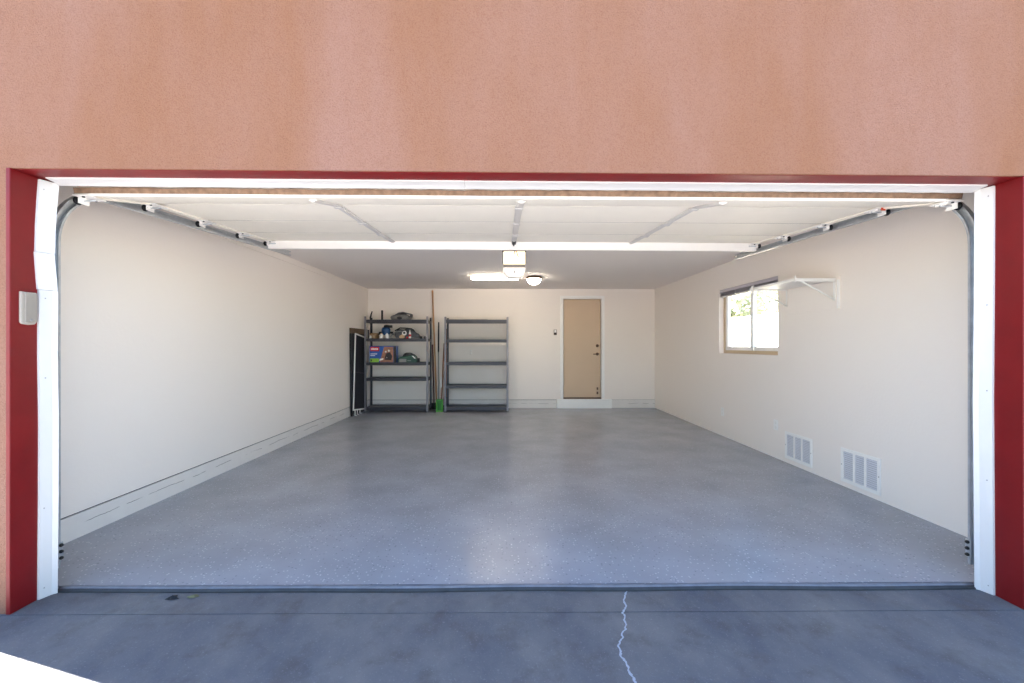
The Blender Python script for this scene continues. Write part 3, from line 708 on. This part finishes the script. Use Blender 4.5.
# ------------------------------------------------------------------ leaning things by the left wall
b = thing('panel', 'black panel with brown top edge leaning behind the white framed screen', 'panel', (-2.66, 7.75, 0))
def lean(x_b, x_t, h):  # matrix: local x thickness, y along wall, z up; foot at x_b, top at x_t
    return Matrix.Translation((x_b, 0, 0)) @ Matrix.Rotation(math.atan2(x_t - x_b, h), 4, 'Y')
X = lean(-2.728, -2.752, 1.62)
MB().box(-.012, .012, 7.60, 8.38, .03, 1.50, 0, X).build('panel_face', 'mesh', b)
MB().box(-.015, .015, 7.58, 8.40, 1.50, 1.60, 0, X).build('top_rail', 'ply', b, .003)
MB().box(-.015, .015, 7.58, 8.40, 0.0, .03, 0, X).build('bottom_rail', 'darkm', b)
for y in (7.58, 8.38):
    MB().box(-.015, .015, y, y + .02, .03, 1.50, 0, X).build('side_rail', 'darkm', b)
b = thing('window_screen', 'black mesh screen in thin white frame leaning beside left shelving', 'window screen', (-2.63, 7.9, .0))
X = lean(-2.69, -2.712, 1.5) @ Matrix.Translation((0, 7.57, .11)) @ Matrix.Rotation(math.radians(-6.5), 4, 'X') @ Matrix.Translation((0, -7.57, -.11))
ya, yb_ = 7.57, 8.2
MB().box(-.002, .002, ya + .02, yb_ - .02, .13, 1.50, 0, X).build('mesh_panel', 'mesh', b)
MB().box(-.01, .01, ya, yb_, .11, .135, 0, X).box(-.01, .01, ya, yb_, 1.495, 1.52, 0, X).box(-.01, .01, ya, ya + .022, .135, 1.495, 0, X).box(-.01, .01, yb_ - .022, yb_, .135, 1.495, 0, X).build('screen_frame', 'trimw', b, .002)
MB().box(-.004, .004, ya + .02, yb_ - .02, .80, .815, 0, X).build('mid_bar', 'darkm', b)
for y in (7.66, 7.78, 7.92):
    zf = .004 + (y - 7.57) * .115
    MB().box(-.006, .006, y, y + .014, zf, .11, 0, X).box(-.006, .03, y, y + .014, zf, zf + .012, 0, X).build('foot_clip', 'trimw', b)

# ------------------------------------------------------------------ long handled things between the two units
def pole(p0, p1, r, mat_, n=12): return MB().tube([p0, tuple((Vector(p0) + Vector(p1)) / 2), p1], r, n)
# wall contact near Y=8.58
b = thing('pole', 'tall pale wooden pole reaching highest between the two shelving units', 'pole', (-1.315, 8.38, 0))
pole((-1.315, 8.36, .0), (-1.437, 8.565, 2.40), .016, 'wood').build('shaft', 'wood', b)
MB().lathe([(.017, 0), (.018, .01), (.018, .05), (.016, .055)], (-1.315, 8.36, 0), 12).build('ferrule', 'galv', b)
b = thing('broom', 'dark red handled push broom with black bristles beside tool shelving', 'broom', (-1.42, 8.52, 0))
pole((-1.40, 8.53, .10), (-1.435, 8.57, 1.30), .013, 'dred').build('handle', 'dred', b)
MB().box(-1.475, -1.34, 8.47, 8.57, .07, .115).build('head', 'black', b, .01)
br = MB()
for k in range(9):
    for j in range(4):
        x = -1.468 + k * .015; y = 8.48 + j * .026; dx = (k - 4) * .004
        br.tube([(x, y, .072), (x + dx, y, .0)], [.008, .010], 5)
br.build('bristles', 'black', b)
b = thing('dustpan', 'bright green upright dustpan with tall grey handle', 'dustpan', (-1.27, 8.2, 0))
b_dust = b
MB().prism([(-1.33, .015), (-1.215, .015), (-1.21, .235), (-1.335, .235)], 8.17, 8.182, 'y').box(-1.335, -1.318, 8.10, 8.17, .015, .235).box(-1.227, -1.21, 8.10, 8.17, .015, .235).box(-1.335, -1.21, 8.10, 8.182, .0, .016).box(-1.335, -1.21, 8.10, 8.182, .219, .235).build('pan', 'green', b, .003)
MB().box(-1.317, -1.228, 8.165, 8.1695, .02, .215).build('pan_back', 'greend', b)
MB().tube([(-1.295, 8.19, .22), (-1.318, 8.30, .9), (-1.326, 8.34, 1.15)], .014, 10).build('handle', 'grey', b)
MB().tube([(-1.326, 8.34, 1.15), (-1.330, 8.38, 1.5), (-1.331, 8.41, 1.745)], [.015, .016, .013], 10).build('grip', 'darkm', b)
b_dust.location.x += .045
b = thing('garden_tool', 'thin brown wooden handled tool carrying a white tag, beside empty shelving', 'garden tool', (-1.22, 8.3, 0))
pole((-1.225, 8.32, .10), (-1.185, 8.48, 1.32), .015, 'woodr').build('handle', 'woodr', b)
MB().prism([(-1.255, .0), (-1.205, .0), (-1.21, .13), (-1.235, .15), (-1.25, .13)], 8.30, 8.312, 'y').build('blade', 'darkm', b, .002)
MB().box(-1.238, -1.212, 8.325, 8.335, .45, .66).build('tag', 'whitep', b)
b = thing('garden_tool', 'plain brown wooden handled tool against wall beside the left empty shelving post', 'garden tool', (-1.17, 8.42, 0))
pole((-1.168, 8.40, .03), (-1.15, 8.56, 1.62), .013, 'woodr').build('handle', 'woodr', b)
MB().box(-1.20, -1.135, 8.385, 8.395, 0, .09).box(-1.175, -1.16, 8.385, 8.41, .05, .10).build('blade', 'darkm', b)
b = thing('shovel', 'orange brown wooden shovel behind left posts of empty shelving', 'shovel', (-1.06, 8.52, 0))
MB().tube([(-1.075, 8.535, .24), (-1.07, 8.545, .75), (-1.066, 8.553, 1.1), (-1.062, 8.56, 1.22)], [.019, .021, .024, .02], 12).build('shaft', 'woodo', b)
MB().tube([(-1.062, 8.56, 1.22), (-1.06, 8.562, 1.36)], .019, 12).build('grip', 'trimw', b)
MB().prism([(-1.12, .26), (-1.03, .26), (-1.025, .1), (-1.045, .03), (-1.075, .0), (-1.105, .03), (-1.125, .1)], 8.53, 8.536, 'y').build('blade', 'darkm', b, .002)
b.location.x -= .075

# ------------------------------------------------------------------ wall mounted things
b = thing('door_opener_button', 'small wall control panel left of the beige door', 'wall control', (1.068, YB, 1.50))
MB().box(1.039, 1.101, YB - .018, YB, 1.495, 1.605).build('plate', 'bronze', b, .004)
MB().box(1.047, 1.093, YB - .024, YB - .0175, 1.545, 1.598).build('push_button', 'whitep', b, .004)
MB().box(1.047, 1.093, YB - .021, YB - .0175, 1.503, 1.538).build('lower_switch', 'blackp', b, .003)
def outlet(c, axis, label, plate_w=.075, plate_h=.118):
    x, y, z = c
    b = thing('wall_outlet', label, 'outlet', c)
    if axis == 'y':
        MB().box(x - plate_w / 2, x + plate_w / 2, y - .007, y, z - plate_h / 2, z + plate_h / 2).build('cover_plate', 'wall', b, .003)
        for dz in (-.026, .026):
            MB().lathe([(0, -.0095), (.016, -.0095), (.017, -.007)], (x, y, z + dz), 14, 0, 'y').build('socket', 'trimw', b)
    else:
        MB().box(x - .007, x, y - plate_w / 2, y + plate_w / 2, z - plate_h / 2, z + plate_h / 2).build('cover_plate', 'trimw', b, .003)
        for dz in (-.026, .026):
            MB().lathe([(0, -.0095), (.016, -.0095), (.017, -.007)], (x, y, z + dz), 14, 0, 'x').build('socket', 'housing', b)
outlet((-.654, YB, 1.147), 'y', 'small outlet on back wall seen through the empty shelving')
outlet((XR, 5.93, .345), 'x', 'white wall outlet low on right wall, below the window')
outlet((XR, 4.765, .38), 'x', 'white wall outlet low on right wall beside the farther vent')
def vent(y0, y1, z0, z1, label):
    b = thing('air_vent', label, 'vent', (XR, (y0 + y1) / 2, z0), 'vent grilles low on the right wall')
    fw = .03; xx = XR
    MB().box(xx - .010, xx, y0, y1, z0, z0 + fw).box(xx - .010, xx, y0, y1, z1 - fw, z1).box(xx - .010, xx, y0, y0 + fw, z0 + fw, z1 - fw).box(xx - .010, xx, y1 - fw, y1, z0 + fw, z1 - fw).build('frame', 'trimw', b, .003)
    iw = (y1 - y0 - 2 * fw)
    for k in (1, 2):
        yc = y0 + fw + iw * k / 3; MB().box(xx - .009, xx - .001, yc - .011, yc + .011, z0 + fw, z1 - fw).build('mullion', 'trimw', b)
    MB().box(xx - .0012, xx - .0002, y0 + fw, y1 - fw, z0 + fw, z1 - fw).build('backing', 'grey', b)
    for k in range(3):
        ya = y0 + fw + iw * k / 3 + (.008 if k else 0); yb2 = y0 + fw + iw * (k + 1) / 3 - (.008 if k < 2 else 0)
        lv = MB(); n = 14; h = (z1 - z0 - 2 * fw) / n
        for j in range(n):
            z = z0 + fw + h * j
            lv.prism([(xx - .0085, z + .002), (xx - .002, z + h * .75), (xx - .0025, z + h * .85), (xx - .0092, z + .004)], ya, yb2, 'y')
        lv.build('louvers', 'louver', b)
    for yy in (y0 + .012, y1 - .012):
        MB().lathe([(0, -.0115), (.005, -.011), (.005, -.01)], (xx, yy, (z0 + z1) / 2), 8, 0, 'x').build('screw', 'grey', b)
vent(4.20, 4.605, .050, .342, 'white wall vent grille nearer the window')
vent(3.435, 3.84, .045, .352, 'white wall vent grille nearer the garage entrance')
# shelf with brackets, passing in front of the window edge
b = thing('wall_shelf', 'white wall shelf on triangular brackets beside the window', 'wall shelf', (XR, 4.23, 1.63))
sx = 2.735
MB().box(sx, XR - .0125, 3.885, 4.63, 1.895, 1.912).build('shelf_board', 'trimw', b, .002)
MB().box(XR - .012, XR, 3.845, 4.56, 1.632, 1.930).build('backboard', 'wall', b, .002)
MB().box(sx - .006, sx, 3.885, 4.63, 1.892, 1.916).build('front_lip', 'trimw', b)
MB().box(XR - .028, XR - .0122, 3.842, 3.862, 1.63, 1.894).build('end_cleat', 'trimw', b)
for y in (3.90, 4.575):
    xw = XR - .0122 if y < 4.56 else XR - .0002
    br = MB().box(xw - .012, xw, y - .010, y + .010, 1.705, 1.8945).box(sx - .0, xw, y - .010, y + .010, 1.882, 1.8945).box(sx - .014, sx - .0065, y - .008, y + .008, 1.882, 1.935)
    a = Vector((sx + .05, y, 1.886)); c_ = Vector((xw - .006, y, 1.715))
    br.tube([a, (a + c_) / 2, c_], .0075, 8).build('bracket', 'trimw', b)
# blind
b = thing('window_blind', 'raised grey mini blind bunched at the top of window', 'blind', (XR + .03, 5.37, 1.96))
MB().box(XR + .005, XR + .05, WY0 + .01, WY1 - .01, 2.035, 2.076).build('headrail', 'blind', b, .003)
sl = MB()
for k in range(12):
    z = 1.985 + k * .0042
    sl.prism([(XR + .008, z), (XR + .026, z + .002), (XR + .045, z), (XR + .045, z + .0012), (XR + .026, z + .0032), (XR + .008, z + .0012)], WY0 + .014, WY1 - .014, 'y')
sl.build('slat_stack', 'blind', b)
MB().box(XR + .01, XR + .044, WY0 + .014, WY1 - .014, 1.966, 1.983).build('bottom_rail', 'trimw', b, .003)
for y in (5.2, 5.62):
    MB().tube([(XR + .004, y, 2.035), (XR + .004, y, 1.94)], .003, 6).lathe([(.004, 1.94), (.009, 1.925), (.009, 1.905), (0, 1.903)], (XR + .004, y, 0), 10).build('cord', 'trimw', b)
# keypad on red reveal, left
b = thing('keypad', 'taupe keypad box mounted on the left dark red door frame', 'keypad', (JL, 2.11, 1.39))
kp = [(2.080, 1.402), (2.088, 1.394), (2.115, 1.390), (2.142, 1.394), (2.150, 1.402), (2.150, 1.554), (2.080, 1.554)]
MB().prism(kp, JL, JL + .012, 'x').build('case', 'taupel', b, .003)
MB().prism([(2.095, 1.404), (2.12, 1.400), (2.149, 1.405), (2.149, 1.551), (2.095, 1.551)], JL + .0118, JL + .018, 'x').build('flip_cover', 'taupe', b, .004)
MB().lathe([(.006, 0.0), (.005, .0015), (0, .002)], (JL + .018, 2.12, 1.414), 10, 0, 'x').build('badge', 'grey', b)

# ------------------------------------------------------------------ ground things
ts = MB(); N = 60; r3 = random.Random(11); V = []
prof = [(-.045, -.0), (-.042, .010), (-.03, .020), (-.012, .026), (.004, .024), (.016, .012), (.018, 0)]
xs = [JL + .03 + (JR - JL - .06) * k / N for k in range(N + 1)]
for k, x in enumerate(xs):
    wv = .004 * math.sin(x * 2.1) + .003 * math.sin(x * 5.3 + 1) - .005 * math.exp(-((x - .6) / .35) ** 2)
    for (dy, dz) in prof: V.append((x, 2.250 + dy * .72 + wv, DG + .0005 + dz * .8))
n = len(prof)
F = [tuple(range(n)), tuple(range((N + 1) * n - 1, N * n - 1, -1))]
for k in range(N):
    for j in range(n): F.append((k * n + j, k * n + (j + 1) % n, (k + 1) * n + (j + 1) % n, (k + 1) * n + j))
ts.add(V, F, 0, True)
for k in range(N):
    for j in range(n): ts.I[2 + k * n + j] = 1 if j in (2, 3) else 0  # top faces in the paler grey, front and rear faces in the darker
o = ts.build('threshold_seal', ['rubber', 'rubber_top']); tag(o, 'black rubber threshold strip along the front edge of garage floor', 'threshold'); move_to(o, (0.08, 2.252, DG))
def leaf(c, pts, m, label, h):
    mb = MB(); V = [(c[0], c[1], c[2] + h)] ; 
    for k, (x, y) in enumerate(pts): V.append((c[0] + x, c[1] + y, c[2] + (.001 if k % 2 else .006)))
    n = len(pts); F = [(0, 1 + k, 1 + (k + 1) % n) for k in range(n)]
    V2 = [(v[0], v[1], v[2] - .001) for v in V]; o2 = n + 1
    F2 = [(o2 + f[2], o2 + f[1], o2 + f[0]) for f in F]; F3 = [(1 + k, o2 + 1 + k, o2 + 1 + (k + 1) % n, 1 + (k + 1) % n) for k in range(n)]
    o = mb.add(V + V2, F + F2 + F3).build('leaf', m); tag(o, label, 'leaf'); return move_to(o, c)
leaf((-1.693, 2.165, DG + .0005), [(-.03, -.012), (-.012, -.008), (.0, -.014), (.03, .004), (.012, .01), (.002, .035), (-.012, .012)], 'leafd', 'black curled leaf on concrete just outside the threshold', .02)
leaf((-1.60, 2.18, DG + .0005), [(-.03, -.006), (-.01, -.012), (.02, -.01), (.028, .008), (.008, .018), (-.018, .014)], 'leafb', 'small olive dry leaf touching threshold beside the black leaf', .012)

# ------------------------------------------------------------------ outside the window
fw_ = MB().box(7.6, 7.75, 6.0, 22.0, -.03, 2.12).box(7.56, 7.79, 6.0, 22.0, 2.12, 2.18)
o = fw_.build('garden_wall', 'fence'); tag(o, 'bright white garden wall seen through the window', 'wall'); move_to(o, (7.67, 14, -.03))
def tree(x, y, h, r, label, seed):
    rt = random.Random(seed); t = thing('tree', label, 'tree', (x, y, -.03), 'trees beyond the garden wall')
    MB().tube([(x, y, -.03), (x + .05, y, h * .3), (x, y + .05, h * .6)], [.12, .09, .05], 8).build('trunk', 'bark', t)
    mb = MB()
    for k in range(1800):
        q = Vector((rt.gauss(0, 1), rt.gauss(0, 1), rt.gauss(0, 1))).normalized() * (rt.random() ** .4)
        c = Vector((x + q.x * r, y + q.y * r, h * .62 + q.z * h * .36))
        a = Vector((rt.uniform(-1, 1), rt.uniform(-1, 1), rt.uniform(-1, 1))).normalized(); bb_ = a.cross(Vector((rt.uniform(-1, 1), rt.uniform(-1, 1), rt.uniform(-1, 1)))).normalized()
        L_, W_ = .16, .07
        mb.add([c - a * L_, c + bb_ * W_, c + a * L_, c - bb_ * W_], [(0, 1, 2, 3)])
    mb.build('foliage', 'foliage', t)
tree(10.7, 19.5, 4.6, 1.5, 'leafy tree beyond garden wall, in the left window pane', 21)
tree(14.6, 20.5, 5.0, 2.0, 'leafy tree beyond garden wall, in the right window pane', 22)

# ------------------------------------------------------------------ light
az = math.atan2(-.960, .280)      # sun stands behind-left of the building
EL = math.radians(38)
sd = bpy.data.lights.new('sun', 'SUN'); sd.energy = 72.0; sd.angle = math.radians(.53); sd.color = (1, .95, .90)
so = bpy.data.objects.new('sun', sd); COL.objects.link(so)
dirv = Vector((.960 * math.cos(EL), -.280 * math.cos(EL), -math.sin(EL)))
so.rotation_euler = dirv.to_track_quat('-Z', 'Y').to_euler(); so.location = (-8, 6, 9)
wd = bpy.data.worlds.new('sky'); sc.world = wd; wd.use_nodes = True; nt = wd.node_tree
bg = nt.nodes['Background']; sk = nt.nodes.new('ShaderNodeTexSky'); sk.sky_type = 'NISHITA'; sk.sun_disc = False
sk.sun_elevation = EL; sk.sun_rotation = math.atan2(-.960, .280)
sk.altitude = 1500; sk.air_density = 1.0; sk.dust_density = .6; sk.ozone_density = 1.5
nt.links.new(sk.outputs[0], bg.inputs['Color']); bg.inputs['Strength'].default_value = .42

# ------------------------------------------------------------------ camera
cd = bpy.data.cameras.new('camera'); co = bpy.data.objects.new('camera', cd); COL.objects.link(co)
co.location = (0, 0, 1.29); co.rotation_euler = (math.radians(90), 0, math.radians(-.45))
cd.sensor_width = 36; cd.sensor_fit = 'HORIZONTAL'; cd.lens = 420 * 36 / 1024
cd.shift_x = 5.7 / 1024; cd.shift_y = 3.5 / 1024; cd.clip_start = .05; cd.clip_end = 200
sc.camera = co

sc.view_settings.view_transform = 'Standard'; sc.view_settings.look = 'None'; sc.view_settings.gamma = 1.0
sc.view_settings.use_curve_mapping = False; sc.view_settings.exposure = 0.7
sc.cycles.max_bounces = 12; sc.cycles.diffuse_bounces = 8; sc.cycles.glossy_bounces = 4; sc.cycles.transparent_max_bounces = 12
sc.cycles.use_denoising = True
sc.cycles.sample_clamp_indirect = 8.0

for o in bpy.data.objects:
    if '_o' in o: del o['_o']
